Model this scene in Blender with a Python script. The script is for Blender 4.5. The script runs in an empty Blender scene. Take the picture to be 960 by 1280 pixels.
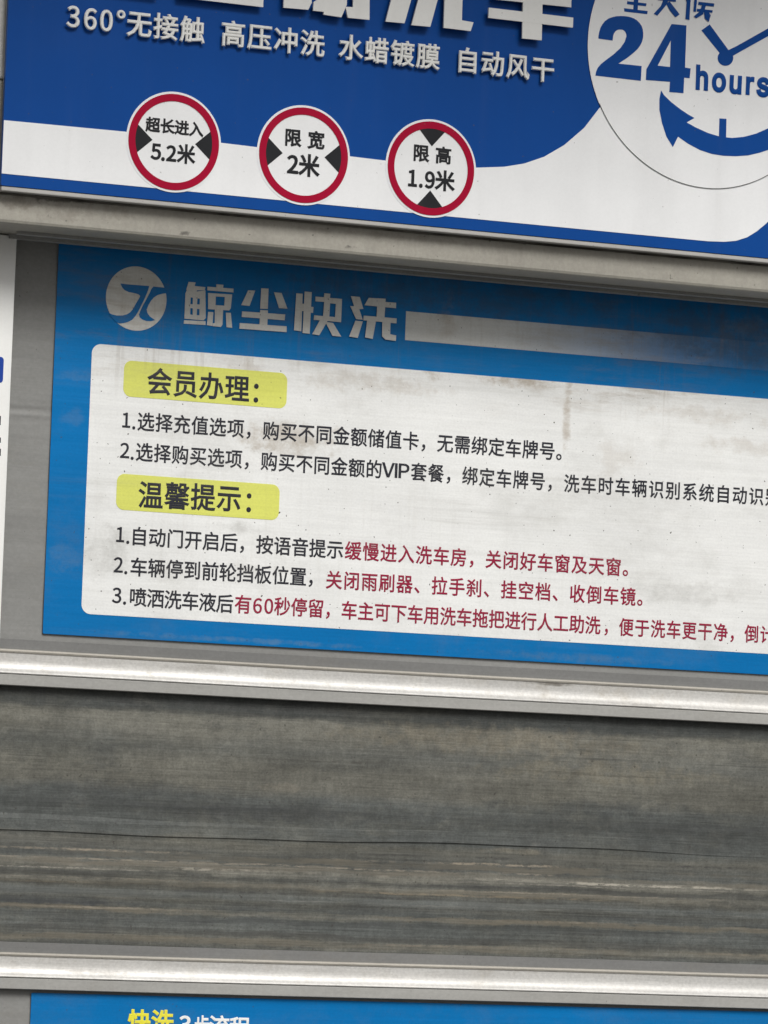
import bpy, math, json, random
import numpy as np
from mathutils import Vector, Matrix

S = bpy.context.scene
R = math.radians
# ------------------------------------------------------------------ camera
CAM = Vector((-3.45, -8.0, 1.55))
F_PX, YAW, PITCH, ROLL = 6005.25, R(23.147), R(4.416), R(2.082)      # long lens, seen from the left, looking slightly up
fw = Vector((math.sin(YAW)*math.cos(PITCH), math.cos(YAW)*math.cos(PITCH), math.sin(PITCH)))
_r0 = Vector((math.cos(YAW), -math.sin(YAW), 0)); _u0 = _r0.cross(fw)
cr = _r0*math.cos(ROLL) + _u0*math.sin(ROLL)
cu = _u0*math.cos(ROLL) - _r0*math.sin(ROLL)
cam_d = bpy.data.cameras.new('camera'); cam = bpy.data.objects.new('camera', cam_d)
S.collection.objects.link(cam)
cam.matrix_world = Matrix(((cr.x, cu.x, -fw.x, CAM.x), (cr.y, cu.y, -fw.y, CAM.y), (cr.z, cu.z, -fw.z, CAM.z), (0, 0, 0, 1)))
cam_d.sensor_fit = 'VERTICAL'; cam_d.sensor_height = 24.0; cam_d.lens = 24.0*F_PX/1280
cam_d.clip_start = 0.1; cam_d.clip_end = 2000
S.camera = cam
# ------------------------------------------------------------------ sky, sun, exposure
SUN_EL, SUN_AZ = R(45), R(176)          # azimuth measured from +Y (into the wall), so the light falls on the facade
w = bpy.data.worlds.new('World'); S.world = w; w.use_nodes = True
nt = w.node_tree; bg = nt.nodes['Background']
sky = nt.nodes.new('ShaderNodeTexSky'); sky.sky_type = 'NISHITA'; sky.sun_disc = False
sky.sun_elevation = SUN_EL; sky.sun_rotation = SUN_AZ
sky.dust_density = 6.0; sky.air_density = 1.0; sky.ozone_density = 1.0
hs = nt.nodes.new('ShaderNodeHueSaturation'); hs.inputs['Saturation'].default_value = 0.25
nt.links.new(sky.outputs[0], hs.inputs['Color']); nt.links.new(hs.outputs[0], bg.inputs['Color'])
bg.inputs['Strength'].default_value = 0.043
sd = bpy.data.lights.new('sun', 'SUN'); sd.energy = 1.5; sd.angle = R(26); sd.color = (1, 0.99, 0.965)
so = bpy.data.objects.new('sun', sd); S.collection.objects.link(so)
_d = Vector((math.sin(SUN_AZ)*math.cos(SUN_EL), math.cos(SUN_AZ)*math.cos(SUN_EL), math.sin(SUN_EL)))
so.rotation_euler = _d.to_track_quat('Z', 'Y').to_euler(); so.location = (0, -6, 8)
S.view_settings.view_transform = 'Standard'; S.view_settings.look = 'None'
S.view_settings.exposure = 0.63; S.view_settings.gamma = 1.0; S.view_settings.use_curve_mapping = False
S.cycles.max_bounces = 5; S.cycles.diffuse_bounces = 3
S.cycles.use_denoising = True

# ------------------------------------------------------------------ depth of the facade planes (metres, camera looks towards +Y)
Y_CURTAIN, Y_BANNER, Y_BOARD, Y_LINTEL, Y_SIGN = 0.0, -0.0012, -0.035, -0.168, -0.192

def at(x, y, Y):
    """point of the facade plane at depth Y that was measured at (x, y) in the photograph"""
    d = fw*F_PX + cr*(x-480) + cu*(640-y)
    t = (Y-CAM.y)/d.y
    return CAM + d*t
def zz(x, y, Y=0.0): return at(x, y, Y).z
def xx(x, y, Y=0.0): return at(x, y, Y).x

# ------------------------------------------------------------------ object helpers
def link(o, parent=None):
    S.collection.objects.link(o)
    if parent is not None: o.parent = parent
    return o
def world_of(o):
    v = Vector((0, 0, 0))
    while o is not None: v = v+o.location; o = o.parent
    return v
def obj(name, verts, faces, mat, parent=None, smooth=False):
    off = world_of(parent)
    me = bpy.data.meshes.new(name)
    me.from_pydata([tuple(Vector(v)-off) for v in verts], [], faces); me.update()
    if smooth: me.polygons.foreach_set('use_smooth', [True]*len(me.polygons))
    if mat: me.materials.append(mat)
    return link(bpy.data.objects.new(name, me), parent)
def tag(o, label, cat, group=None):
    o['label'] = label; o['category'] = cat
    if group: o['group'] = group
    return o
def thing(name, loc, label, cat, group=None):
    o = bpy.data.objects.new(name, None); o.empty_display_size = .1; o.location = loc; link(o)
    return tag(o, label, cat, group)

def box_vf(x0, x1, y0, y1, z0, z1, base=0):
    v = [(x, y, z) for x in (x0, x1) for y in (y0, y1) for z in (z0, z1)]
    f = [(0, 1, 3, 2), (4, 6, 7, 5), (0, 4, 5, 1), (2, 3, 7, 6), (0, 2, 6, 4), (1, 5, 7, 3)]
    return v, [tuple(i+base for i in q) for q in f]
def bevel(o, wd, seg=2):
    m = o.modifiers.new('bevel', 'BEVEL'); m.width = wd; m.segments = seg; m.limit_method = 'ANGLE'
    return o
def box(name, x0, x1, y0, y1, z0, z1, mat, parent=None, bev=0.0):
    v, f = box_vf(x0, x1, y0, y1, z0, z1)
    o = obj(name, v, f, mat, parent)
    if bev: bevel(o, bev)
    return o

def curve_mesh(polys, depth=0.0, bold=0.0):
    """filled flat outlines (even-odd) -> (verts, faces) in XY, facing +Z"""
    c = bpy.data.curves.new('tmp', 'CURVE'); c.dimensions = '2D'; c.fill_mode = 'BOTH' if depth else 'FRONT'
    if depth: c.extrude = depth/2
    if bold: c.bevel_depth = bold; c.bevel_resolution = 0; c.fill_mode = 'FRONT'
    for p in polys:
        s = c.splines.new('POLY'); s.points.add(len(p)-1)
        for q, (a, b) in zip(s.points, p): q.co = (a, b, 0, 1)
        s.use_cyclic_u = True
    o = bpy.data.objects.new('tmp', c); S.collection.objects.link(o)
    bpy.context.view_layer.update()
    me = bpy.data.meshes.new_from_object(o.evaluated_get(bpy.context.evaluated_depsgraph_get()))
    v = np.array([tuple(q.co) for q in me.vertices]) if len(me.vertices) else np.zeros((0, 3))
    f = [tuple(p.vertices) for p in me.polygons]
    bpy.data.objects.remove(o); bpy.data.curves.remove(c); bpy.data.meshes.remove(me)
    return v, f
class Sheet:
    """collects flat shapes lying on the facade; every further shape sits a hair in front of the last one"""
    def __init__(s, Y, depth=0.0003, step=0.00008): s.Y, s.depth, s.step, s.n, s.v, s.f = Y, depth, step, 0, [], []
    def add(s, polys, world=True):
        v, f = curve_mesh(polys, s.depth)
        b = len(s.v); Y = s.Y-s.depth/2-s.n*s.step
        s.v += [(a, Y-c, z) for a, z, c in v]; s.f += [tuple(i+b for i in q) for q in f]; s.n += 1
        return s
    def px(s, polys, ox=0, oy=0, k=1.0):
        return s.add([[(lambda p: (p.x, p.z))(at(ox+u/k, oy+v_/k, s.Y)) for u, v_ in p] for p in polys])
    def build(s, name, mat, parent): return obj(name, s.v, s.f, mat, parent)
def rrect(x0, x1, z0, z1, r, n=8):
    p = []
    for cx, cz, a0 in ((x1-r, z1-r, 0), (x0+r, z1-r, 90), (x0+r, z0+r, 180), (x1-r, z0+r, 270)):
        for i in range(n+1):
            a = R(a0+90*i/n); p.append((cx+r*math.cos(a), cz+r*math.sin(a)))
    return p
def circ(cx, cz, r, n=96): return [(cx+r*math.cos(2*math.pi*i/n), cz+r*math.sin(2*math.pi*i/n)) for i in range(n)]
def smooth_poly(p, n=6):
    out = []; N = len(p); P = [Vector(q) for q in p]
    for i in range(N):
        a, b, c, d = P[i-1], P[i], P[(i+1) % N], P[(i+2) % N]
        for j in range(n):
            t = j/n
            q = .5*((2*b)+(c-a)*t+(2*a-5*b+4*c-d)*t*t+(3*b-a-3*c+d)*t**3); out.append((q.x, q.y))
    return out

# ------------------------------------------------------------------ lettering
GLYPHS = json.loads('{"0":[[97,-5,130,4,156,29,172,70,177,129,172,187,156,229,130,253,97,261,64,253,39,229,23,187,18,129,23,70,39,29,64,4],[97,21,77,28,62,47,52,81,48,129,52,177,62,211,77,230,97,236,117,230,133,211,143,177,146,129,143,81,133,47,117,28]],"1":[[31,0,172,0,172,27,120,27,120,257,96,257,85,251,72,246,58,242,42,238,42,218,88,218,88,27,31,27]],"2":[[15,0,177,0,177,28,106,28,64,25,105,67,137,108,157,147,165,186,159,217,144,241,121,256,90,261,67,259,47,251,30,239,14,224,33,206,44,217,57,227,71,233,86,235,107,231,121,221,130,205,133,185,126,150,104,112,68,68,15,19]],"3":[[92,-5,124,0,151,15,168,38,175,69,170,93,159,112,142,125,120,134,139,145,153,158,163,176,166,197,160,224,145,244,121,257,91,261,70,259,52,253,35,243,20,231,37,210,48,221,61,228,75,233,90,235,108,232,122,224,130,211,133,195,130,175,118,160,96,149,62,146,62,121,100,117,125,107,138,91,142,70,138,50,128,35,111,25,90,22,70,24,53,31,39,40,27,51,10,31,24,17,42,6,65,-2]],"4":[[119,0,149,0,149,71,183,71,183,96,149,96,149,257,114,257,7,92,7,71,119,71],[119,96,40,96,99,184,119,222,119,175]],"5":[[92,-5,123,1,150,18,169,46,176,83,170,120,153,146,128,160,98,165,87,165,78,163,69,159,60,155,67,229,163,229,163,257,39,257,30,137,47,126,58,133,68,137,78,140,90,141,112,137,129,126,139,107,143,83,139,57,127,38,110,26,89,22,68,24,51,31,37,40,26,50,9,29,24,17,42,6,64,-2]],"6":[[105,-5,134,1,157,18,173,45,179,79,174,114,160,139,137,154,108,159,93,157,77,151,63,141,50,129,56,179,70,212,91,229,116,235,127,234,138,230,148,223,157,215,175,235,163,246,149,254,133,259,114,261,79,254,48,230,27,187,20,123,26,67,44,27,71,3],[50,103,63,118,77,128,90,134,103,136,123,132,137,120,146,102,149,79,145,55,136,37,123,25,105,21,84,26,67,42,56,68]],"7":[[69,0,103,0,108,69,119,127,141,182,178,237,178,257,17,257,17,229,142,229,110,178,88,125,75,67]],"8":[[98,-5,131,1,156,15,172,36,178,62,175,85,165,104,151,118,135,129,147,142,158,156,166,174,169,193,164,220,150,242,128,256,99,261,71,256,49,243,34,222,28,195,31,177,39,161,50,147,63,136,46,123,31,107,20,88,16,64,22,36,39,15,65,1],[116,139,94,149,75,160,62,175,57,195,60,212,69,225,82,234,98,237,117,233,130,224,139,209,142,191,140,177,135,164,127,151],[98,19,77,23,60,33,49,48,44,67,47,84,54,100,66,113,80,125,106,114,127,101,142,85,148,63,144,45,134,31,119,22]],"9":[[82,-5,117,3,147,28,168,73,175,139,169,193,151,231,123,254,89,261,61,255,37,238,21,212,15,178,20,143,35,118,57,102,86,97,102,100,118,106,132,116,145,129,139,78,125,45,105,28,81,22,69,23,57,27,47,33,38,42,20,22,32,11,46,3,63,-3],[145,155,132,140,118,129,105,123,91,121,71,125,57,137,48,155,46,178,49,202,58,220,72,232,89,236,111,231,128,216,139,190]],".":[[49,-5,58,-3,65,2,70,10,72,20,70,30,65,37,58,42,49,44,40,42,32,37,27,30,26,20,27,10,32,2,40,-3]],"V":[[82,0,120,0,201,257,168,257,127,118,102,33,76,118,34,257,0,257]],"I":[[35,0,68,0,68,257,35,257]],"P":[[35,0,68,0,68,102,110,102,148,107,178,121,198,146,204,181,198,217,178,240,148,253,109,257,35,257],[68,129,68,230,104,230,134,228,155,220,168,205,172,181,168,158,156,141,135,132,106,129]],"°":[[65,168,84,172,99,182,110,197,114,218,110,238,99,254,84,264,65,268,46,264,31,254,20,238,16,218,20,197,31,182,46,172],[65,186,53,188,44,195,38,205,35,218,38,231,44,241,53,248,65,250,77,248,86,241,92,231,95,218,92,205,86,195,77,188]],"h":[[114,227,114,0,53,0,53,509,114,509,114,287,102,287,112,312,124,332,137,349,152,362,169,372,187,379,207,383,227,384,246,383,264,380,280,376,295,369,309,360,321,349,332,336,341,321,348,304,353,285,356,264,357,240,357,0,296,0,296,235,295,256,290,275,283,291,273,304,260,315,246,323,229,328,210,329,197,328,184,326,172,322,161,317,150,311,141,303,133,293,126,283,121,271,117,257,114,243]],"o":[[207,-8,182,-7,159,-2,137,6,117,16,98,30,82,46,68,64,56,85,46,108,40,133,36,159,34,187,36,216,40,243,46,268,56,291,68,312,82,330,98,346,117,360,137,371,159,378,182,383,207,384,233,383,256,378,278,371,299,360,317,346,333,330,347,312,359,291,369,268,376,243,380,216,381,187,380,159,376,133,369,108,359,85,347,64,333,46,317,30,299,16,278,6,256,-2,233,-7],[207,46,226,48,242,51,257,57,270,66,282,76,292,89,300,102,307,117,312,134,316,151,318,169,319,187,318,206,316,224,312,242,307,258,300,274,292,287,282,300,270,310,257,319,242,325,226,329,207,330,189,329,173,325,158,319,145,310,134,300,124,287,115,274,108,258,103,242,99,224,97,206,96,187,97,169,99,151,103,134,108,117,115,102,124,89,134,76,145,66,158,57,173,51,189,48]],"u":[[182,-5,164,-4,146,-1,130,4,115,11,101,20,89,31,78,44,69,59,62,76,57,95,54,116,53,139,53,379,114,379,114,144,115,123,119,105,127,89,137,75,150,64,164,56,181,52,200,50,213,51,226,53,238,57,249,62,259,69,268,77,276,86,283,97,289,109,293,122,295,137,296,153,296,379,357,379,357,0,298,0,298,92,307,92,297,67,286,47,272,30,257,17,240,7,222,0,203,-4]],"r":[[53,0,53,379,112,379,112,321,122,335,130,347,140,358,152,367,166,375,181,380,196,384,213,385,229,384,243,384,243,322,230,324,207,326,194,325,182,323,170,319,159,315,149,309,140,301,132,293,126,284,121,273,117,262,114,250,114,237,114,0]],"s":[[182,-8,163,-7,145,-5,128,-2,112,3,98,10,84,18,72,27,62,38,53,50,45,63,40,78,36,94,94,107,99,92,105,79,114,69,124,60,136,54,150,49,165,46,181,45,200,46,217,50,232,55,244,62,255,71,262,81,267,91,268,103,267,112,265,121,260,129,254,136,246,142,237,147,225,151,212,155,149,170,125,177,104,186,87,196,72,208,61,222,53,237,48,255,47,274,48,290,51,305,57,319,65,332,75,343,87,354,100,363,115,370,131,377,149,381,167,384,187,384,206,384,223,381,239,378,254,372,267,366,279,358,290,349,299,339,307,328,314,316,319,303,324,290,268,277,264,288,258,298,251,307,243,316,232,323,219,328,205,331,187,333,171,332,156,329,143,324,131,317,121,308,114,299,110,289,109,277,110,267,112,258,117,250,124,243,133,237,144,232,157,227,172,223,229,209,254,202,275,194,292,183,306,171,317,158,325,142,330,125,331,107,330,90,326,75,321,61,312,47,302,35,290,24,276,15,260,6,242,0,223,-5,203,-7]]}')
_cache = {}
def glyph(ch, bold):
    """outline of one character, em = 1, centred on the middle of the character square"""
    k = (ch, bold)
    if k in _cache: return _cache[k]
    if ch in GLYPHS:
        s = .733/257 if ch not in 'hours' else 1/509
        polys = [[(p[i]*s, p[i+1]*s) for i in range(0, len(p), 2)] for p in GLYPHS[ch]]
        v, f = curve_mesh(polys, 0, bold)
        xs = [q[0] for p in polys for q in p]; v = v-np.array([(min(xs)+max(xs))/2, .373, 0])
    else:
        c = bpy.data.curves.new('tmp', 'FONT'); c.body = ch; c.size = 1; c.resolution_u = 3
        if bold: c.bevel_depth = bold; c.bevel_resolution = 0
        o = bpy.data.objects.new('tmp', c); S.collection.objects.link(o); bpy.context.view_layer.update()
        me = bpy.data.meshes.new_from_object(o.evaluated_get(bpy.context.evaluated_depsgraph_get()))
        v = np.array([tuple(q.co) for q in me.vertices]) if len(me.vertices) else np.zeros((0, 3))
        f = [tuple(p.vertices) for p in me.polygons]
        if len(v): v = v-np.array([.5, .373, 0])
        bpy.data.objects.remove(o); bpy.data.curves.remove(c); bpy.data.meshes.remove(me)
    if len(v): 
        m = np.abs(v[:, 2]).max()
        if m > 0: v[:, 2] /= m
    _cache[k] = (v, f); return v, f
def text(name, segs, Y, em_h, mat, parent, bold=.014, depth=.0003, kx=1.0, lean=0.0):
    """segs: (string, centre of first character, centre of last character, em width or None); one mesh"""
    V, Fc = [], []
    for s, a, b, em in segs:
        P0 = at(a[0], a[1], Y); P1 = at(b[0], b[1], Y); n = len(s)
        ew = em if em else abs(P1.x-P0.x)/max(1, n-1)*kx
        for i, ch in enumerate(s):
            if ch == ' ': continue
            P = P0.lerp(P1, i/(n-1)) if n > 1 else P0
            v, f = glyph(ch, bold); bse = len(V)
            V += [(P.x+q[0]*ew+q[1]*lean*ew, Y-depth-q[2]*depth, P.z+q[1]*em_h) for q in v]
            Fc += [tuple(j+bse for j in q) for q in f]
    return obj(name, V, Fc, mat, parent)

# ------------------------------------------------------------------ procedural materials
class NT:
    def __init__(s, name):
        s.m = bpy.data.materials.new(name); s.m.use_nodes = True; s.t = s.m.node_tree
        s.b = s.t.nodes['Principled BSDF']; s.g = s.t.nodes.new('ShaderNodeNewGeometry')
        s.pos = s.g.outputs['Position']
    def n(s, k, **kw):
        o = s.t.nodes.new(k)
        for a, b in kw.items(): setattr(o, a, b)
        return o
    def set(s, sock, v):
        if hasattr(v, 'is_output'): s.t.links.new(v, sock)
        else: sock.default_value = v
    def noise(s, scale, detail=4, seed=0, rough=.55, dist=0):
        mp = s.n('ShaderNodeMapping'); s.t.links.new(s.pos, mp.inputs['Vector'])
        mp.inputs['Scale'].default_value = scale; mp.inputs['Location'].default_value = (seed*3.7, seed*1.3, seed*7.9)
        no = s.n('ShaderNodeTexNoise'); s.t.links.new(mp.outputs[0], no.inputs['Vector'])
        no.inputs['Scale'].default_value = 1; no.inputs['Detail'].default_value = detail
        no.inputs['Roughness'].default_value = rough; no.inputs['Distortion'].default_value = dist
        return no.outputs['Fac']
    def rng(s, v, lo, hi, a=0., b=1.):
        r = s.n('ShaderNodeMapRange'); r.clamp = True; r.interpolation_type = 'SMOOTHSTEP'
        s.set(r.inputs[0], v)
        for i, q in zip((1, 2, 3, 4), (lo, hi, a, b)): r.inputs[i].default_value = q
        return r.outputs[0]
    def math(s, op, a, b=0.):
        o = s.n('ShaderNodeMath', operation=op); s.set(o.inputs[0], a); s.set(o.inputs[1], b); return o.outputs[0]
    def mix(s, f, a, b):
        o = s.n('ShaderNodeMix', data_type='RGBA'); s.set(o.inputs[0], f)
        for i, q in ((6, a), (7, b)): s.set(o.inputs[i], q if hasattr(q, 'is_output') else (*q, 1))
        return o.outputs[2]
    def mul(s, col, *fs):
        k = fs[0]
        for q in fs[1:]: k = s.math('MULTIPLY', k, q)
        o = s.n('ShaderNodeVectorMath', operation='SCALE'); s.set(o.inputs[0], col if hasattr(col, 'is_output') else tuple(col)); s.set(o.inputs['Scale'], k); return o.outputs[0]
    def var(s, scale, detail, seed, amp, rough=.6):
        return s.rng(s.noise(scale, detail, seed, rough), .3, .7, 1-amp, 1+amp)
    def xyz(s):
        o = s.n('ShaderNodeSeparateXYZ'); s.t.links.new(s.pos, o.inputs[0]); return o.outputs
    def blob(s, x, z, rx, rz, seed=0, warp=.5):
        """soft stain of a given place and size, its outline broken up by noise"""
        q = s.xyz()
        a = s.math('DIVIDE', s.math('SUBTRACT', q[0], x), rx); b = s.math('DIVIDE', s.math('SUBTRACT', q[2], z), rz)
        d = s.math('ADD', s.math('MULTIPLY', a, a), s.math('MULTIPLY', b, b))
        k = s.math('ADD', d, s.math('MULTIPLY', s.math('SUBTRACT', s.noise((26, 1, 34), 10, seed+3, .72), .5), warp*11))
        return s.rng(k, 1.15, -.5)
    def finish(s, col, rough=.5, metal=0., bump=None, bd=.001, spec=.5):
        s.set(s.b.inputs['Base Color'], col if hasattr(col, 'is_output') else (*col, 1))
        s.set(s.b.inputs['Roughness'], rough); s.b.inputs['Metallic'].default_value = metal
        s.b.inputs['Specular IOR Level'].default_value = spec
        if bump is not None:
            bu = s.n('ShaderNodeBump'); bu.inputs['Distance'].default_value = bd; bu.inputs['Strength'].default_value = 1
            s.set(bu.inputs['Height'], bump); s.t.links.new(bu.outputs[0], s.b.inputs['Normal'])
        return s.m

# ------------------------------------------------------------------ fixed measures of the facade (metres)
X_DOOR0, X_DOOR1 = -0.80, 2.24          # curtain, partly behind the left pier
X_SIGN0, X_SIGN1, Z_SIGN0, Z_SIGN1 = round(xx(2.5, 200, Y_SIGN), 3), 2.36, round(zz(480, 277.2, Y_SIGN), 3), 3.66
Z_SOFFIT = round(zz(0, 277.7, Y_LINTEL), 3)
X_BAN0, X_BAN1, Z_BAN0 = -0.675, 2.10, 1.966
X_PAN0, X_PAN1, Z_PAN0, Z_PAN1 = -0.605, 2.03, 2.005, 2.485
BARS = (1.934, 1.405)
Z_LOW1 = 1.337

def weather(t, col, amt=1.0, blobs=(), film=1.0):
    """film of road dust, drips from the upper edges, mottling and fly specks over a printed colour"""
    q = t.xyz()
    s1 = t.math('MULTIPLY', t.rng(t.noise((1.6, 1, 42), 7, 1, .65), .5, .8), t.rng(t.noise((3, 1, 4), 4, 8), .42, .62))
    s2 = t.rng(t.noise((6, 1, 9), 11, 2, .72), .47, .78)
    top = t.rng(q[2], Z_PAN1-.10, Z_PAN1+.015)
    s3 = t.math('MULTIPLY', t.rng(t.noise((95, 1, 4), 6, 3, .65), .47, .72), t.rng(t.noise((3.5, 1, 3), 4, 4), .44, .66))
    s4 = t.math('MULTIPLY', t.rng(t.noise((7, 1, 40), 9, 9, .72), .46, .66), t.math('MULTIPLY', top, t.rng(t.noise((4, 1, 2), 4, 6), .40, .62)))
    s5 = t.rng(t.noise((60, 1, 70), 9, 5, .78), .60, .74)
    F = lambda *c: tuple(q_*film for q_ in c)
    col = t.mix(t.math('MULTIPLY', s1, .22*amt), col, F(.33, .32, .28))
    col = t.mix(t.math('MULTIPLY', s2, .22*amt), col, F(.37, .355, .31))
    col = t.mix(t.math('MULTIPLY', s3, t.math('ADD', .07*amt, t.math('MULTIPLY', top, .30*amt))), col, F(.30, .25, .18))
    col = t.mix(t.math('MULTIPLY', s4, .38*amt), col, F(.33, .27, .19))
    col = t.mix(t.math('MULTIPLY', s5, .20*amt), col, F(.22, .21, .19))
    for (x, y, rx, rz, c, k, sd) in blobs:
        P = at(x, y, 0); col = t.mix(t.math('MULTIPLY', t.blob(P.x, P.z, rx, rz, sd), k), col, c)
    col = t.mul(col, t.var((220, 1, 260), 3, 10, .035), t.var((3, 1, 5), 5, 13, .05), t.var((9, 1, 260), 3, 14, .025))
    sp = t.rng(t.noise((150, 1, 150), 1, 7), .733, .775)
    col = t.mix(t.math('MULTIPLY', sp, .7*amt), col, (.06, .055, .045))
    return col
BROWN, GREYD = (.34, .26, .17), (.30, .29, .26)
STAINS = [(640, 470, .10, .022, BROWN, .60, 1), (708, 520, .010, .10, BROWN, .55, 2), (540, 452, .03, .03, BROWN, .6, 3), (360, 548, .11, .035, BROWN, .50, 4), (470, 480, .16, .02, BROWN, .3, 11), (880, 520, .14, .02, BROWN, .25, 12),
          (300, 458, .05, .02, BROWN, .3, 5), (135, 690, .045, .05, GREYD, .35, 6), (850, 742, .12, .026, GREYD, .28, 7), (770, 575, .05, .05, BROWN, .2, 8),
          (300, 660, .06, .012, GREYD, .35, 9), (930, 560, .10, .02, BROWN, .25, 10)]
def fabric_bump(t): 
    return t.math('ADD', t.math('MULTIPLY', t.noise((2, 1, 90), 3, 11), .35), t.math('MULTIPLY', t.noise((1.2, 1, 12), 3, 12), 2.5))
def banner_mat(name, col, amt=1.0, blobs=(), rough=.45, film=1.0):
    t = NT(name); return t.finish(weather(t, t.mix(0., col, col), amt, blobs, film), rough, bump=fabric_bump(t), bd=.0010, spec=.15)
HAZE = [(100, 470, .07, .010, (.14, .22, .32), .25, 21), (90, 522, .03, .02, (.12, .2, .32), .25, 22), (80, 700, .03, .03, (.15, .22, .3), .25, 23), (930, 412, .08, .03, (.2, .2, .2), .4, 24),
        (560, 400, .02, .05, BROWN, .35, 25), (300, 800, .25, .006, (.15, .24, .34), .4, 26), (720, 822, .2, .01, (.12, .2, .3), .4, 27), (560, 365, .4, .05, (.05, .07, .08), .40, 28), (900, 420, .2, .07, (.06, .07, .07), .45, 29)]
M_BLUE = banner_mat('banner blue print', (.0, .160, .44), .75, HAZE, film=.5)
M_PANEL = banner_mat('banner white print', (.82, .825, .81), 1.35, STAINS)
M_YELLOW = banner_mat('banner yellow print', (.70, .72, .16), .8, STAINS[:5])
M_INK = banner_mat('banner dark ink', (.030, .031, .040), .45)
M_RED = banner_mat('banner red ink', (.30, .016, .050), .7)
M_LOGO = banner_mat('banner pale print', (.66, .66, .63), .9)
M_LOWTXT = banner_mat('banner white lettering', (.85, .85, .83), .4)
M_LOWYEL = banner_mat('banner yellow lettering', (.85, .78, .06), .4)

def curtain_mat(name, base):
    t = NT(name)
    a = t.noise((1.5, 1, 14), 8, 31, .65); b = t.noise((9, 1, 18), 10, 32, .74); c = t.noise((6, 1, 90), 8, 33, .7)
    col = t.mix(t.rng(a, .3, .7), tuple(q*.95 for q in base), tuple(q*1.05 for q in base))
    col = t.mix(t.math('MULTIPLY', t.rng(b, .5, .8), .3), col, (.22, .20, .165))
    col = t.mix(t.math('MULTIPLY', t.rng(c, .52, .75), .18), col, (.16, .16, .155))
    col = t.mul(col, t.var((180, 1, 220), 3, 35, .05), t.var((2, 1, 4), 6, 36, .07, .7))
    sp = t.rng(t.noise((150, 1, 150), 1, 34), .755, .80)
    col = t.mix(t.math('MULTIPLY', sp, .5), col, (.05, .05, .045))
    return t.finish(col, .55, bump=fabric_bump(t), bd=.0012, spec=.3)
M_CURT = curtain_mat('grey pvc curtain', (.25, .25, .24))
M_BEAD = curtain_mat('dusty bead edge', (.42, .395, .345))
M_FLANGE = curtain_mat('grey clamp flange', (.19, .19, .185))

# the dirty section between the two bars: bands of rubbed in road film, the dark top ones also painting shade under the bar, measured down the middle of the photograph
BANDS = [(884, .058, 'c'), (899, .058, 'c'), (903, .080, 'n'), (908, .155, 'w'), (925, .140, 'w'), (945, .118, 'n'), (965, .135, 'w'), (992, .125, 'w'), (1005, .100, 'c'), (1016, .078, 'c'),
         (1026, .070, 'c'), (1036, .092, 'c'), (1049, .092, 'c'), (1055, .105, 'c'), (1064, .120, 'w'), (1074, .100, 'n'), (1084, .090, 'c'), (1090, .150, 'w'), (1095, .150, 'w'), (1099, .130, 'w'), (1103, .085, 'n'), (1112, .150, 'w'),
         (1116, .085, 'w'), (1126, .125, 'c'), (1134, .095, 'n'), (1143, .085, 'c'), (1149, .130, 'w'), (1154, .090, 'c'), (1168, .110, 'c'), (1176, .085, 'n'), (1184, .150, 'w'), (1191, .090, 'n'), (1198, .130, 'c')]
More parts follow.
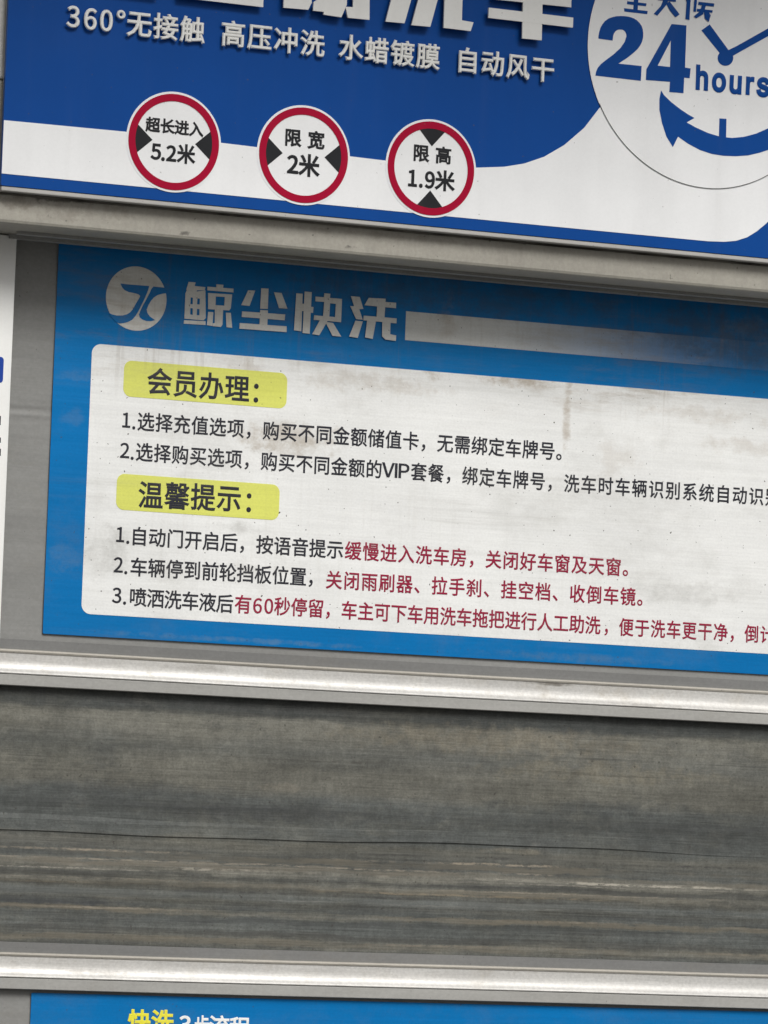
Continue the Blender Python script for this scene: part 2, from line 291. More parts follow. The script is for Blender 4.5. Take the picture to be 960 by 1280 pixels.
def dirty_mat(name):
    t = NT(name); q = t.xyz()
    z0, z1 = zz(480, 1200), zz(480, 882)
    warp = t.math('MULTIPLY', t.math('SUBTRACT', t.noise((1.6, 1, 9), 5, 41, .6), .5), .030)
    warp2 = t.math('MULTIPLY', t.math('SUBTRACT', t.noise((9, 1, 40), 9, 42, .75), .5), .030)
    zw = t.math('ADD', t.math('ADD', q[2], warp), warp2)
    f = t.math('DIVIDE', t.math('SUBTRACT', zw, z0), z1-z0)
    tint = {'w': (1.02, 1.0, .85), 'n': (.98, 1.0, .90), 'c': (.93, 1.0, .95)}
    def ramp(items):
        r = t.n('ShaderNodeValToRGB'); el = r.color_ramp.elements
        items = sorted(items)
        el[0].position, el[1].position = items[0][0], items[-1][0]
        el[0].color, el[1].color = (*items[0][1], 1), (*items[-1][1], 1)
        for p, c in items[1:-1]: e = el.new(p); e.color = (*c, 1)
        t.t.links.new(f, r.inputs[0]); return r.outputs[0]
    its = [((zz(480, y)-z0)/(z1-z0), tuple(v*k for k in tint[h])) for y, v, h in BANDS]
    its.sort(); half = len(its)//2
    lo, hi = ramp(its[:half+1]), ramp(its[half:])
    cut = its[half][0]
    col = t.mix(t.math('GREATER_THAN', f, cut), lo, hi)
    # uneven rubbing: blotches, smears, grain of the coated cloth, bright scratches, dark smears
    col = t.mix(t.math('MULTIPLY', t.rng(t.noise((2.6, 1, 9), 11, 44, .74), .46, .70), .42), col, (.150, .144, .115))
    col = t.mix(t.math('MULTIPLY', t.rng(t.noise((5, 1, 13), 11, 43, .77), .50, .68), .50), col, (.070, .075, .073))
    col = t.mix(t.math('MULTIPLY', t.rng(t.noise((16, 1, 22), 10, 45, .78), .52, .74), .35), col, (.185, .178, .155))
    for i, (x, y, rx, rz, c, k) in enumerate(((140, 985, .20, .022, (.060, .065, .064), .55), (330, 1018, .22, .018, (.055, .058, .058), .60), (60, 925, .16, .05, (.070, .075, .070), .45), (760, 1012, .26, .020, (.058, .064, .064), .60),
                                           (620, 925, .34, .030, (.190, .170, .128), .60), (740, 965, .26, .024, (.185, .168, .125), .60), (352, 985, .045, .010, (.20, .185, .15), .55), (640, 1064, .08, .006, (.22, .20, .155), .6),
                                           (820, 900, .22, .008, (.050, .052, .052), .6), (300, 884, .30, .006, (.055, .055, .053), .5), (70, 1128, .12, .008, (.05, .053, .06), .55), (905, 1130, .06, .006, (.045, .045, .042), .6),
                                           (200, 1158, .2, .012, (.12, .125, .115), .5), (560, 1085, .3, .010, (.06, .064, .062), .55), (430, 960, .14, .012, (.075, .078, .072), .5), (900, 975, .06, .012, (.16, .15, .12), .5))):
        P = at(x, y, 0); col = t.mix(t.math('MULTIPLY', t.blob(P.x, P.z, rx, rz, 30+i), k), col, c)
    low = t.math('SUBTRACT', 1.0, t.rng(q[2], zz(480, 1095), zz(480, 1052)))
    stn = t.rng(t.noise((1.4, 1, 130), 6, 54, .7), .3, .7, -1, 1)
    st = t.math('ADD', 1.0, t.math('MULTIPLY', stn, t.math('ADD', .03, t.math('MULTIPLY', low, .15))))
    col = t.mul(col, st, t.var((3.2, 1, 9), 10, 56, .22, .75), t.var((28, 1, 130), 8, 55, .08, .75), t.var((42, 1, 50), 11, 120, .17, .82), t.var((11, 1, 20), 10, 121, .12, .78), t.var((85, 1, 24), 6, 57, .10, .72), t.var((210, 1, 240), 4, 60, .17, .75))
    sc = t.math('MULTIPLY', t.rng(t.noise((2.2, 1, 210), 4, 47, .6), .62, .72), t.rng(t.noise((2.5, 1, 5), 3, 48), .5, .68))
    col = t.mix(t.math('MULTIPLY', t.math('MULTIPLY', sc, low), .7), col, (.36, .33, .28))
    col = t.mul(col, .97)
    for i, (y, hw, c, k) in enumerate(((1081, 5, (.150, .135, .105), .7), (1091, 4, (.17, .152, .12), .6), (1106, 5, (.055, .055, .05), .55), (1113, 4, (.15, .132, .10), .6), (1127, 6, (.12, .125, .118), .55), (1139, 6, (.052, .055, .056), .6), (1148, 4, (.16, .14, .105), .6), (1158, 5, (.06, .063, .062), .5), (1183, 5, (.15, .132, .10), .55), (1173, 4, (.065, .065, .06), .5), (1066, 5, (.125, .125, .112), .5))):
        e = t.math('ABSOLUTE', t.math('SUBTRACT', t.math('ADD', q[2], t.math('ADD', warp2, t.math('MULTIPLY', warp, .3))), zz(480, y)))
        g_ = t.math('MULTIPLY', t.rng(e, hw*.00145, hw*.00145*.4), t.rng(t.noise((1.6, 1, 8), 8, 110+i, .7), .40, .60))
        col = t.mix(t.math('MULTIPLY', g_, k), col, c)
    lw = t.math('MULTIPLY', t.math('SUBTRACT', t.noise((3.5, 1, 6), 4, 58, .6), .5), .010)
    lw = t.math('ADD', lw, t.math('MULTIPLY', t.math('SUBTRACT', t.noise((60, 1, 90), 6, 59, .7), .5), .0045))
    zl_ = t.math('ADD', q[2], lw)
    for i, (y, hw, c, k) in enumerate(((1076, 1.4, (.30, .26, .20), .8), (1087, 1.0, (.27, .24, .19), .7), (1095, 1.8, (.40, .37, .31), .95), (1099, .8, (.30, .28, .24), .7), (1104, 1.6, (.04, .04, .04), .6), (1110, .9, (.26, .23, .18), .7), (1116, 1.2, (.24, .20, .14), .6), (1122, 1.4, (.05, .05, .05), .5),
                                       (1130, .8, (.22, .22, .20), .6), (1140, 2.0, (.045, .047, .05), .6), (1146, 1.2, (.26, .23, .18), .7), (1160, 1.5, (.05, .05, .05), .4), (1068, 1.5, (.05, .05, .048), .6), (1180, 1.3, (.24, .21, .16), .5), (955, 1.3, (.055, .052, .045), .45), (1018, 3, (.05, .053, .053), .4))):
        e = t.math('ABSOLUTE', t.math('SUBTRACT', zl_, zz(480, y)))
        g_ = t.math('MULTIPLY', t.rng(e, hw*.00145*1.5, hw*.00145*.3), t.math('MULTIPLY', t.rng(t.noise((2.2, 1, 3), 6, 70+i, .65), .42, .62), t.rng(t.noise((45, 1, 120), 8, 90+i, .75), .40, .58)))
        col = t.mix(t.math('MULTIPLY', g_, min(1, k*1.3)), col, c)
    dk = t.math('MULTIPLY', t.rng(t.noise((2.6, 1, 120), 5, 49, .6), .60, .72), t.rng(t.noise((3, 1, 7), 2, 50), .45, .65))
    col = t.mix(t.math('MULTIPLY', dk, .55), col, (.035, .036, .036))
    sp = t.rng(t.noise((130, 1, 130), 1, 51), .74, .79)
    col = t.mix(t.math('MULTIPLY', sp, .6), col, (.04, .035, .03))
    hb = t.math('ADD', t.math('MULTIPLY', t.noise((3, 1, 120), 4, 52), 1.2), t.math('MULTIPLY', t.noise((60, 1, 60), 3, 53), .4))
    return t.finish(col, .6, bump=hb, bd=.0010, spec=.3)
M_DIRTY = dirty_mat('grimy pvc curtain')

def metal_mat():
    t = NT('aluminium profile')
    a = t.rng(t.noise((2, 1, 60), 5, 61), .4, .75); b = t.rng(t.noise((18, 1, 30), 8, 62, .7), .52, .8)
    c = t.math('MULTIPLY', t.rng(t.noise((70, 1, 5), 3, 63), .5, .75), t.rng(t.noise((2, 1, 2), 2, 64), .4, .65))
    col = t.mix(t.math('MULTIPLY', a, .15), (.60, .59, .565), (.46, .43, .39))
    col = t.mix(t.math('MULTIPLY', b, .28), col, (.40, .36, .29))
    col = t.mix(t.math('MULTIPLY', c, .15), col, (.33, .30, .25))
    d = t.rng(t.noise((50, 1, 80), 10, 66, .78), .53, .72); e = t.math('MULTIPLY', t.rng(t.noise((9, 9, 12), 9, 67, .72), .5, .7), t.rng(t.noise((2.2, 1, 2), 3, 68), .4, .62))
    col = t.mix(t.math('MULTIPLY', d, .35), col, (.34, .32, .27)); col = t.mix(t.math('MULTIPLY', e, .45), col, (.36, .31, .23))
    col = t.mul(col, t.var((180, 1, 220), 3, 69, .07), t.var((2, 1, 2), 4, 70, .08))
    for x, y, rx, rz, k, sd in ((692, 855, .05, .004, .75, 131), (250, 836, .08, .008, .3, 132), (130, 1216, .12, .006, .4, 133), (820, 884, .1, .006, .3, 134)):
        P = at(x, y, -.008); col = t.mix(t.math('MULTIPLY', t.blob(P.x, P.z, rx, rz, sd), k), col, (.14, .12, .095))
    ro = t.math('ADD', .43, t.math('MULTIPLY', t.math('ADD', d, e), .16))
    return t.finish(col, ro, .38, bump=t.math('ADD', t.noise((6, 1, 90), 4, 65), t.math('MULTIPLY', t.noise((14, 1, 10), 6, 64), 1.5)), bd=.0006)
M_METAL = metal_mat()
M_STRIP = curtain_mat('dull aluminium strip', (.37, .365, .345))

def paint_mat(name, col, blobs=(), streak=.3, Y=Y_LINTEL, rough=.6):
    t = NT(name)
    a = t.rng(t.noise((60, 30, 2.5), 5, 71), .5, .8); m = t.rng(t.noise((2, 2, 3), 3, 72), .42, .7)
    b = t.rng(t.noise((8, 8, 16), 8, 73, .65), .5, .8)
    c = t.mix(t.math('MULTIPLY', b, .35), col, tuple(q*.68 for q in col))
    c = t.mix(t.math('MULTIPLY', t.math('MULTIPLY', a, m), streak), c, (.12, .10, .075))
    for (x, y, rx, rz, cc, k, sd) in blobs:
        P = at(x, y, Y); c = t.mix(t.math('MULTIPLY', t.blob(P.x, P.z, rx, rz, sd, .8), k), c, cc)
    c = t.mul(c, t.var((180, 180, 180), 4, 76, .06), t.var((2.5, 2.5, 6), 6, 77, .08, .7), t.var((30, 30, 5), 6, 78, .05, .7))
    sp = t.rng(t.noise((110, 110, 110), 1, 74), .755, .8)
    c = t.mix(t.math('MULTIPLY', sp, .5), c, (.05, .045, .04))
    return t.finish(c, rough, bump=t.noise((40, 40, 40), 5, 75), bd=.0008, spec=.3)
DK, RUST = (.05, .045, .04), (.09, .035, .02)
M_LINTEL = paint_mat('weathered pale paint', (.345, .328, .285),
    [(20, 243, .02, .006, DK, .8, 1), (48, 246, .012, .012, DK, .8, 2), (85, 250, .05, .006, DK, .8, 3), (232, 292, .014, .004, DK, .7, 4), (436, 309, .012, .004, DK, .7, 5), (655, 302, .006, .006, DK, .7, 6),
     (612, 299, .004, .005, DK, .8, 7), (936, 325, .020, .006, RUST, .9, 8), (916, 328, .012, .004, DK, .8, 9), (480, 295, .2, .006, (.2, .18, .15), .4, 10), (100, 262, .10, .02, (.20, .18, .15), .45, 11), (30, 252, .05, .018, (.12, .1, .08), .5, 12)])
M_WALL = paint_mat('wall render', (.62, .61, .58))
M_SOFF = paint_mat('eave paint', (.30, .30, .29))

def sign_mat(name, col, rough=.42, dirt=.12):
    t = NT(name)
    a = t.rng(t.noise((30, 1, 2.0), 5, 81), .5, .8); b = t.rng(t.noise((6, 1, 6), 7, 82), .5, .8)
    c = t.mix(t.math('MULTIPLY', a, dirt), col, (.28, .26, .23)); c = t.mix(t.math('MULTIPLY', b, dirt*.7), c, (.22, .21, .2))
    c = t.mul(c, t.var((200, 1, 220), 3, 86, .012), t.var((1.6, 1, 2), 4, 85, .06), t.var((14, 1, 2), 5, 87, .02))
    sp = t.rng(t.noise((150, 1, 150), 1, 83), .775, .81)
    c = t.mix(t.math('MULTIPLY', sp, .4), c, (.1, .09, .08))
    return t.finish(c, rough, bump=t.noise((3, 1, 3), 2, 84), bd=.0015, spec=.12)
M_SBLUE = sign_mat('sign blue vinyl', (.003, .060, .275), dirt=.02)
M_SWHITE = sign_mat('sign white vinyl', (.82, .825, .83), dirt=.06)
M_LETTER = sign_mat('white acrylic letters', (.78, .78, .76), dirt=.12)
M_SIDE = sign_mat('letter return', (.02, .022, .03), dirt=.05)
M_RING = sign_mat('red vinyl', (.36, .002, .030), dirt=.03)
M_BLACK = sign_mat('black vinyl', (.022, .023, .026), dirt=.05)
M_TRIM = sign_mat('aluminium trim', (.45, .44, .42), .4, dirt=.3)
M_LINE = sign_mat('thin grey line', (.10, .105, .10), dirt=.1)
M_BOARD = sign_mat('white sheet board', (.82, .82, .80), dirt=.12)
M_BMARK = sign_mat('board blue print', (.02, .06, .32), dirt=.03)

# ------------------------------------------------------------------ ground and facade
def ground_mat():
    t = NT('concrete paving'); a = t.rng(t.noise((2, 2, 2), 8, 91), .35, .7); b = t.rng(t.noise((60, 60, 60), 5, 92), .4, .7)
    c = t.mix(a, (.085, .084, .08), (.13, .128, .122)); c = t.mix(t.math('MULTIPLY', b, .3), c, (.14, .135, .13))
    return t.finish(c, .85, bump=t.noise((80, 80, 80), 4, 93), bd=.004)
g = obj('ground', [(-300, -300, 0), (300, -300, 0), (300, 300, 0), (-300, 300, 0)], [(0, 1, 2, 3)], ground_mat()); g['kind'] = 'structure'

wall = thing('facade_wall', (.7, .1, 0), 'pale rendered wall of the car wash around the roller door opening', 'wall')
box('pier', -3.2, -.782, -.02, .4, 0, 2.669, M_WALL, wall, .004)
box('pier', 2.22, 4.6, -.02, .4, 0, 2.669, M_WALL, wall, .004)
box('upper_wall', -3.2, 4.6, -.166, .4, 2.912, 4.3, M_WALL, wall, .004)
eave = box('roof_eave', -3.3, 4.7, -.88, .45, 3.74, 3.88, M_SOFF, None, .006)
tag(eave, 'grey projecting roof eave sheltering the blue sign board', 'eave')

# lintel: a boxed beam above the door, its underside showing over the curtain, with a slotted guide
lin = thing('door_lintel', (.7, -.05, Z_SOFFIT), 'dirty pale grey beam between the blue sign and the roller door', 'beam')
box('beam_casing', -3.15, 4.55, Y_LINTEL, .012, Z_SOFFIT, 2.91, M_LINTEL, lin, .006)
box('soffit_rail', -.780, 2.218, -.088, -.074, Z_SOFFIT-.006, Z_SOFFIT+.004, M_SOFF, lin, .001)
box('soffit_rail', -.780, 2.218, -.040, -.024, Z_SOFFIT-.008, Z_SOFFIT+.004, M_SOFF, lin, .001)

jm = NT('dirty gap shade'); jf = jm.rng(jm.noise((6, 1, 40), 8, 95, .7), .38, .60)
M_GAP_SHADE = jm.finish(jm.mix(jf, (.035, .030, .025), (.20, .185, .16)), .8)
box('gap_shade_strip', X_SIGN0, X_SIGN1, Y_LINTEL-.0012, Y_LINTEL+.004, Z_SIGN0-.0125, Z_SIGN0-.0090, M_GAP_SHADE, lin)  # dark strip that paints the shade of the gap below the trim, with dirt

# ------------------------------------------------------------------ the roller door
door = thing('roller_door', (.72, 0, 0), 'grey roller curtain door with shiny metal bars, dirty between the bars', 'roller door')
def grid_panel(name, x0, x1, z0, z1, Y, mat, nx=90, nz=40, amp=.0012, seed=0, ripple=()):
    rnd = random.Random(seed); ph = [rnd.uniform(0, 6.28) for _ in range(8)]
    V, Fc = [], []
    for j in range(nz+1):
        for i in range(nx+1):
            x = x0+(x1-x0)*i/nx; z = z0+(z1-z0)*j/nz
            d = amp*(math.sin(2.1*x+17*z+ph[0])*.5+math.sin(5.3*x-31*z+ph[1])*.3+math.sin(1.2*x+52*z+ph[2])*.35)
            for zc, wd, h, xa, xb in ripple:
                e = (z-zc+.004*math.sin(4*x))/wd
                d += h*math.exp(-e*e)*max(0, min(1, (x-xa)/.04))*max(0, min(1, (xb-x)/.04))
            V.append((x, Y+d, z))
    for j in range(nz):
        for i in range(nx):
            a = j*(nx+1)+i; Fc.append((a, a+1, a+nx+2, a+nx+1))
    return obj(name, V, Fc, mat, door, True)
zc = zz(50, 520)
grid_panel('curtain_panel', X_DOOR0, X_DOOR1, BARS[0]-.03, 2.80, .002, M_CURT, 160, 170, .0008, 1, ((zc, .0028, -.0035, -.9, -.665), (zc+.006, .003, .0025, -.9, -.665)))
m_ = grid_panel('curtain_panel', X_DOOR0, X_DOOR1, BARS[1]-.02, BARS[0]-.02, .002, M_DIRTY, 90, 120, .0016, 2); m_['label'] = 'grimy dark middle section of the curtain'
grid_panel('curtain_panel', X_DOOR0, X_DOOR1, .06, BARS[1]-.01, .002, M_CURT, 90, 60, .0010, 3)
# seam where the lower sheet of the dirty section overlaps the upper one
V, Fc = [], []
n = 160; zs = zz(480, 1054)
for i in range(n+1):
    x = X_DOOR0+(X_DOOR1-X_DOOR0)*i/n; dz = .0045*math.sin(2.3*x+.6)+.0020*math.sin(6*x)+.0008*math.sin(17*x)
    hh = .0012*max(0, .35+.65*math.sin(3.1*x+1.2)*math.cos(1.3*x))
    for y, z in ((.004, .034), (.0012, .020), (.0009-hh*.35, .006), (.0008-hh*.75, .0005), (.0008-hh*.75, -.0002), (.0028, -.0007)): V.append((x, y, zs+dz+z))
for i in range(n):
    for k in range(5): a = i*6+k; Fc.append((a, a+6, a+7, a+1))
obj('overlap_seam', V, Fc, M_DIRTY, door)
# bars: flat flange, bead, cove that flares outwards, lip, groove, flat lower strip
for zt in BARS:
    flange = [(0.004, .0195), (-.0024, .0190), (-.0028, .003), (-.0028, .0008)]
    prof = [(.003, .0012)]
    bead = [(-.0030, .0012), (-.0068, .0006), (-.0080, -.0022), (-.0068, -.0048)]
    cove = []
    for i in range(15):
        s = i/14; cove.append((-.0052-.0085*s**4.0, -.0052-.0335*s))
    lip = [(-.0146, -.0404), (-.0140, -.0420), (-.0100, -.0421)]
    strip = [(-.0080, -.0430), (-.0126, -.0431), (-.0133, -.0440), (-.0133, -.0615), (-.0123, -.0625), (.004, -.0628)]
    bar = None
    for nm, pr in (('wind_bar', cove+lip), ('edge_bead', prof+bead+[(-.0050, -.0054)]), ('clamp_strip', strip), ('clamp_flange', flange)):
        V, Fc = [], []
        nx = 60
        for i in range(nx+1):
            x = X_DOOR0+(X_DOOR1-X_DOOR0)*i/nx; wob = .0004*math.sin(5*x+zt*9)
            V += [(x, y, zt+z+wob) for y, z in pr]
        k = len(pr)
        for i in range(nx):
            for j in range(k-1): a = i*k+j; Fc.append((a, a+k, a+k+1, a+1))
        o = obj(nm, V, Fc, {'wind_bar': M_METAL, 'edge_bead': M_BEAD, 'clamp_strip': M_STRIP, 'clamp_flange': M_FLANGE}[nm], door if bar is None else bar)
        for p in o.data.polygons: p.use_smooth = True
        es = o.modifiers.new('es', 'EDGE_SPLIT'); es.split_angle = R(35)
        if bar is None: bar = o
box('bottom_bar', X_DOOR0+.03, X_DOOR1-.03, -.03, .03, .012, .075, M_METAL, door, .004)

# ------------------------------------------------------------------ upper notice banner
ban = thing('notice_banner', (.71, -.004, Z_BAN0), 'large blue framed notice with white panel, yellow headings and rules in black and red', 'banner')
YB = Y_BANNER
Sheet(YB, .0008).add([rrect(X_BAN0, X_BAN1, Z_BAN0, 2.76, .002, 2)]).build('blue_backing', M_BLUE, ban)
Sheet(YB-.0010).add([rrect(X_PAN0, X_PAN1, Z_PAN0, Z_PAN1, .017)]).build('white_panel', M_PANEL, ban)
YP = YB-.0015
# emblem: pale disc with a whale-tail mark
e0 = at(120+242/4.8, 320+255/4.8, YP); er = .5*(zz(170, 320+62/4.8, YP)-zz(170, 320+448/4.8, YP))
em = Sheet(YP+.0004).add([circ(e0.x, e0.z, er)]).build('emblem', M_LOGO, ban)
A1 = [(147, 165), (190, 170), (250, 175), (319, 180), (314, 200), (306, 222), (292, 255), (275, 290), (256, 328), (238, 358), (218, 382), (192, 396), (165, 403), (140, 405), (118, 395), (96, 372), (74, 340), (95, 350), (125, 357), (158, 357), (185, 350), (205, 338), (222, 318), (240, 285), (258, 255), (265, 240), (255, 230), (228, 222), (196, 216), (172, 205), (156, 188)]
A2 = [(345, 183), (380, 187), (416, 190), (424, 208), (425, 223), (400, 226), (370, 234), (348, 248), (330, 268), (314, 295), (304, 322), (308, 342), (322, 362), (354, 385), (330, 391), (302, 390), (278, 381), (262, 368), (258, 352), (266, 328), (284, 292), (304, 256), (322, 222), (332, 198)]
Sheet(YP-.0001).px([A1], 120, 320, 4.8).px([A2], 120, 320, 4.8).build('emblem_mark', M_BLUE, em)
# stylised brand lettering, traced stroke by stroke
L1 = [[[(556, 155), (597, 158), (592, 180), (656, 187), (652, 206), (606, 206), (600, 226), (538, 221), (545, 204), (541, 203)]],
      [[(536, 222), (656, 206), (658, 372), (645, 386), (530, 376)], [(568, 248), (566, 288), (580, 289), (581, 250)], [(608, 254), (606, 290), (622, 291), (623, 256)], [(566, 312), (565, 351), (580, 353), (580, 314)], [(606, 317), (604, 355), (620, 356), (621, 319)]],
      [[(528, 385), (657, 391), (657, 414), (526, 406)]],
      [[(722, 170), (764, 173), (762, 194), (722, 191)]], [[(668, 184), (824, 196), (824, 219), (668, 206)]],
      [[(672, 222), (816, 231), (808, 314), (798, 327), (672, 319)], [(718, 243), (716, 295), (769, 298), (772, 246)]],
      [[(712, 320), (762, 323), (758, 412), (748, 426), (700, 421), (700, 404), (712, 402)]], [[(672, 335), (703, 338), (698, 420), (664, 415)]], [[(778, 340), (808, 341), (816, 431), (782, 427)]]]
L2 = [[[(0, 110), (42, 112), (8, 204), (-42, 199)]], [[(78, 98), (122, 100), (118, 222), (72, 220)]], [[(155, 122), (200, 126), (235, 220), (185, 217)]],
      [[(-37, 236), (222, 255), (218, 290), (-39, 270)]], [[(72, 228), (118, 231), (113, 345), (66, 341)]], [[(-51, 306), (230, 326), (230, 361), (-53, 340)]],
      [[(288, 128), (326, 131), (318, 356), (274, 350)]], [[(338, 118), (381, 121), (368, 371), (325, 366)]], [[(318, 190), (342, 192), (338, 236), (314, 234)]], [[(370, 208), (391, 211), (388, 246), (368, 244)]],
      [[(403, 148), (453, 152), (456, 128), (492, 131), (490, 156), (562, 162), (556, 302), (392, 287), (395, 260), (448, 265), (455, 180), (402, 176)], [(490, 188), (486, 268), (520, 271), (525, 192)]],
      [[(432, 284), (478, 290), (425, 380), (384, 373)]], [[(462, 300), (508, 306), (557, 388), (505, 384)]],
      [[(615, 145), (668, 150), (690, 222), (665, 224), (686, 287), (646, 283), (611, 205), (634, 205)]], [[(642, 292), (686, 297), (656, 396), (604, 388)]],
      [[(722, 155), (776, 159), (770, 177), (886, 185), (885, 218), (696, 200)]], [[(774, 158), (823, 161), (815, 292), (768, 286)]], [[(692, 262), (889, 279), (888, 309), (689, 290)]],
      [[(712, 288), (765, 293), (745, 402), (699, 393)]], [[(803, 294), (852, 298), (850, 374), (886, 381), (884, 414), (822, 406), (801, 386)]]]
sh = Sheet(YP)
for p in L1: sh.px(p, 120, 320, 4.8)
for p in L2: sh.px(p, 310, 340, 4.8)
sh.build('brand_lettering', M_LOGO, ban)
# printed stripe that runs out into the blue
xs0, xs1 = xx(507, 407, YP), xx(962, 440, YP)
def stripe_mat():
    t = NT('banner fading stripe'); q = t.xyz()
    c = t.mix(t.rng(q[0], xs0+.10, xs1-.03), (.62, .63, .61), (.0, .160, .44))
    return t.finish(weather(t, c, 1.0, HAZE), .45, bump=fabric_bump(t), bd=.0012, spec=.35)
Sheet(YP+.0004).add([[(xs0, zz(506, 425, YP)), (xs1, zz(506, 425, YP)), (xs1, zz(508.5, 389, YP)), (xs0, zz(508.5, 389, YP))]]).build('fading_stripe', stripe_mat(), ban)
# headings on yellow patches
for c4, tx in ((((155.5, 449.5), (155.5, 496), (359.5, 464)), ('会员办理', (199.5, 477), (296.5, 485.5), (319, 489))), (((146.5, 591), (146.5, 637.5), (350, 602)), ('温馨提示', (188.5, 619), (286.5, 622.8), (310, 626)))):
    a, b, c = [at(x, y, YP) for x, y in c4]
    patch = Sheet(YP).add([rrect(a.x, c.x, b.z+.001, a.z-.001, .0145)]).build('heading_patch', M_YELLOW, ban)
    E = .0505
    text('heading_text', [(tx[0], tx[1], tx[2], .0485), ('：', (tx[3][0]+9, tx[3][1]+1), (0, 0), .0485)], YP-.0005, E, M_INK, patch, .018)
YT = YP
EM = .0352
LINES = [
 ('k', [('1', (158, 525), None, EM), ('.', (167.5, 527), None, EM), ('选择充值选项，购买不同金额储值卡，无需绑定车牌号。', (182.5, 527.3), (705, 565), .0335)]),
 ('k', [('2', (156, 563), None, EM), ('.', (165.5, 565), None, EM), ('选择购买选项，购买不同金额的', (180.5, 565.3), (467.5, 586.5), .0335), ('V', (485.3, 587.3), None, .042), ('I', (495.2, 588), None, .042), ('P', (505, 588.6), None, .042),
        ('套餐，绑定车牌号，', (523.5, 590), (693, 603), .0325), ('洗车时车辆识别系统自动识别', (714.5, 604.5), (966, 622), .0325)]),
 ('k', [('1', (150.5, 668), None, EM), ('.', (160, 670), None, EM), ('自动门开启后，按语音提示', (174, 670.5), (419, 687), .034)]),
 ('r', [('缓慢进入洗车房，关闭好车窗及天窗。', (441.5, 688.5), (788, 710), .0335)]),
 ('k', [('2', (148, 706), None, EM), ('.', (157.5, 708), None, EM), ('车辆停到前轮挡板位置，', (173.5, 709), (394.5, 722), .034)]),
 ('r', [('关闭雨刷器、拉手刹、挂空档、收倒车镜。', (417.5, 725), (806, 747), .033)]),
 ('k', [('3', (146, 744), None, EM), ('.', (156, 746), None, EM), ('喷洒洗车液后', (172.5, 746.5), (281, 754.5), .034)]),
 ('r', [('有', (304, 755.5), None, .034), ('6', (322, 757), None, EM), ('0', (336, 757.5), None, EM), ('秒停留，车主可下车用洗车拖把进行人工助洗', (353, 758), (741, 781.5), .0325), ('，便于洗车更干净，倒计', (763, 783), (959, 793.5), .031)]),
]
for c, segs in LINES:
    segs = [(s, a, b or a, e) for s, a, b, e in segs]
    text('rule_text' if c == 'k' else 'red_rule_text', segs, YT, EM, M_INK if c == 'k' else M_RED, ban, .015)

# ------------------------------------------------------------------ lower banner
low = thing('process_banner', (.71, -.004, .4), 'bright blue banner below the lower metal bar with yellow and white lettering', 'banner')
Sheet(YB, .0008).add([rrect(-.668, 2.10, .42, Z_LOW1, .002, 2)]).build('blue_backing', M_BLUE, low)
text('yellow_lettering', [('快洗', (174, 1276.5), (203, 1277), .043)], YB-.0010, .042, M_LOWYEL, low, .030)
text('white_lettering', [('3', (231, 1281), (231, 1281), .045), ('步', (252.5, 1283.5), (252.5, 1283.5), .031), ('流程', (274, 1283.5), (299.5, 1285), .040)], YB-.0010, .041, M_LOWTXT, low, .024)

# ------------------------------------------------------------------ white board on the left pier
brd = thing('side_board', (-1.2, -.03, .9), 'white printed board beside the door, only its right edge in view', 'sign board')
box('board_sheet', -1.60, -.7645, -.035, -.022, .95, 2.660, M_BOARD, brd, .002)
bx1 = xx(4.6, 460, -.037); bz1, bz0 = zz(2, 446, -.037), zz(2, 478.5, -.037)
Sheet(-.0356).add([rrect(bx1-.5, bx1, bz0, bz1, .006)]).build('blue_mark', M_BMARK, brd)
bl = Sheet(-.0356)
for y0, y1 in ((520, 531.5), (547, 553.5), (561, 570)):
    x1 = xx(.9, (y0+y1)/2, -.0356); bl.add([[(x1-.012, zz(1, y1, -.0356)), (x1, zz(1, y1, -.0356)), (x1, zz(1, y0, -.0356)), (x1-.012, zz(1, y0, -.0356))]])
bl.build('black_print', M_BLACK, brd)

# ------------------------------------------------------------------ the shop sign
sign = thing('shop_sign', (.75, -.18, Z_SIGN0), 'big blue and white shop sign with raised white characters and a clock emblem', 'shop sign')
box('sign_box', X_SIGN0+.004, X_SIGN1-.004, -.183, Y_LINTEL-.0005, Z_SIGN0+.003, Z_SIGN1-.003, M_TRIM, sign)
box('bottom_trim', X_SIGN0+.002, X_SIGN1-.002, -.1905, -.172, Z_SIGN0-.0085, Z_SIGN0-.0004, M_TRIM, sign, .0015)
YS = Y_SIGN
Sheet(YS+.0085, .0085).add([rrect(X_SIGN0, X_SIGN1, Z_SIGN0, Z_SIGN1, .003, 2)]).build('blue_face', M_SBLUE, sign)
zl = zz(3, 216.9, YS)
swp = [(2.5, 150), (160, 165), (276, 178.5), (321, 184), (438, 195.5), (500, 203), (560, 208), (597, 209.6), (630, 208.5), (655, 204.5), (680, 196), (705, 181.5), (730, 160), (750, 134), (790, 90), (860, 40), (960, 20), (1060, 60), (1075, 130), (1050, 180), (1015, 215), (985, 248), (968, 268), (958, 279), (946, 289), (934, 296.5), (920, 301), (905, 302.3), (885, 301.6)]
pw = [(lambda p: (p.x, p.z))(at(x, y, YS)) for x, y in swp]
pw[0] = (X_SIGN0+.0005, pw[0][1]); pw += [(xx(720, 287, YS), zl), (X_SIGN0+.0005, zl)]
Sheet(YS, .0008).add([pw]).build('white_swoosh', M_SWHITE, sign)
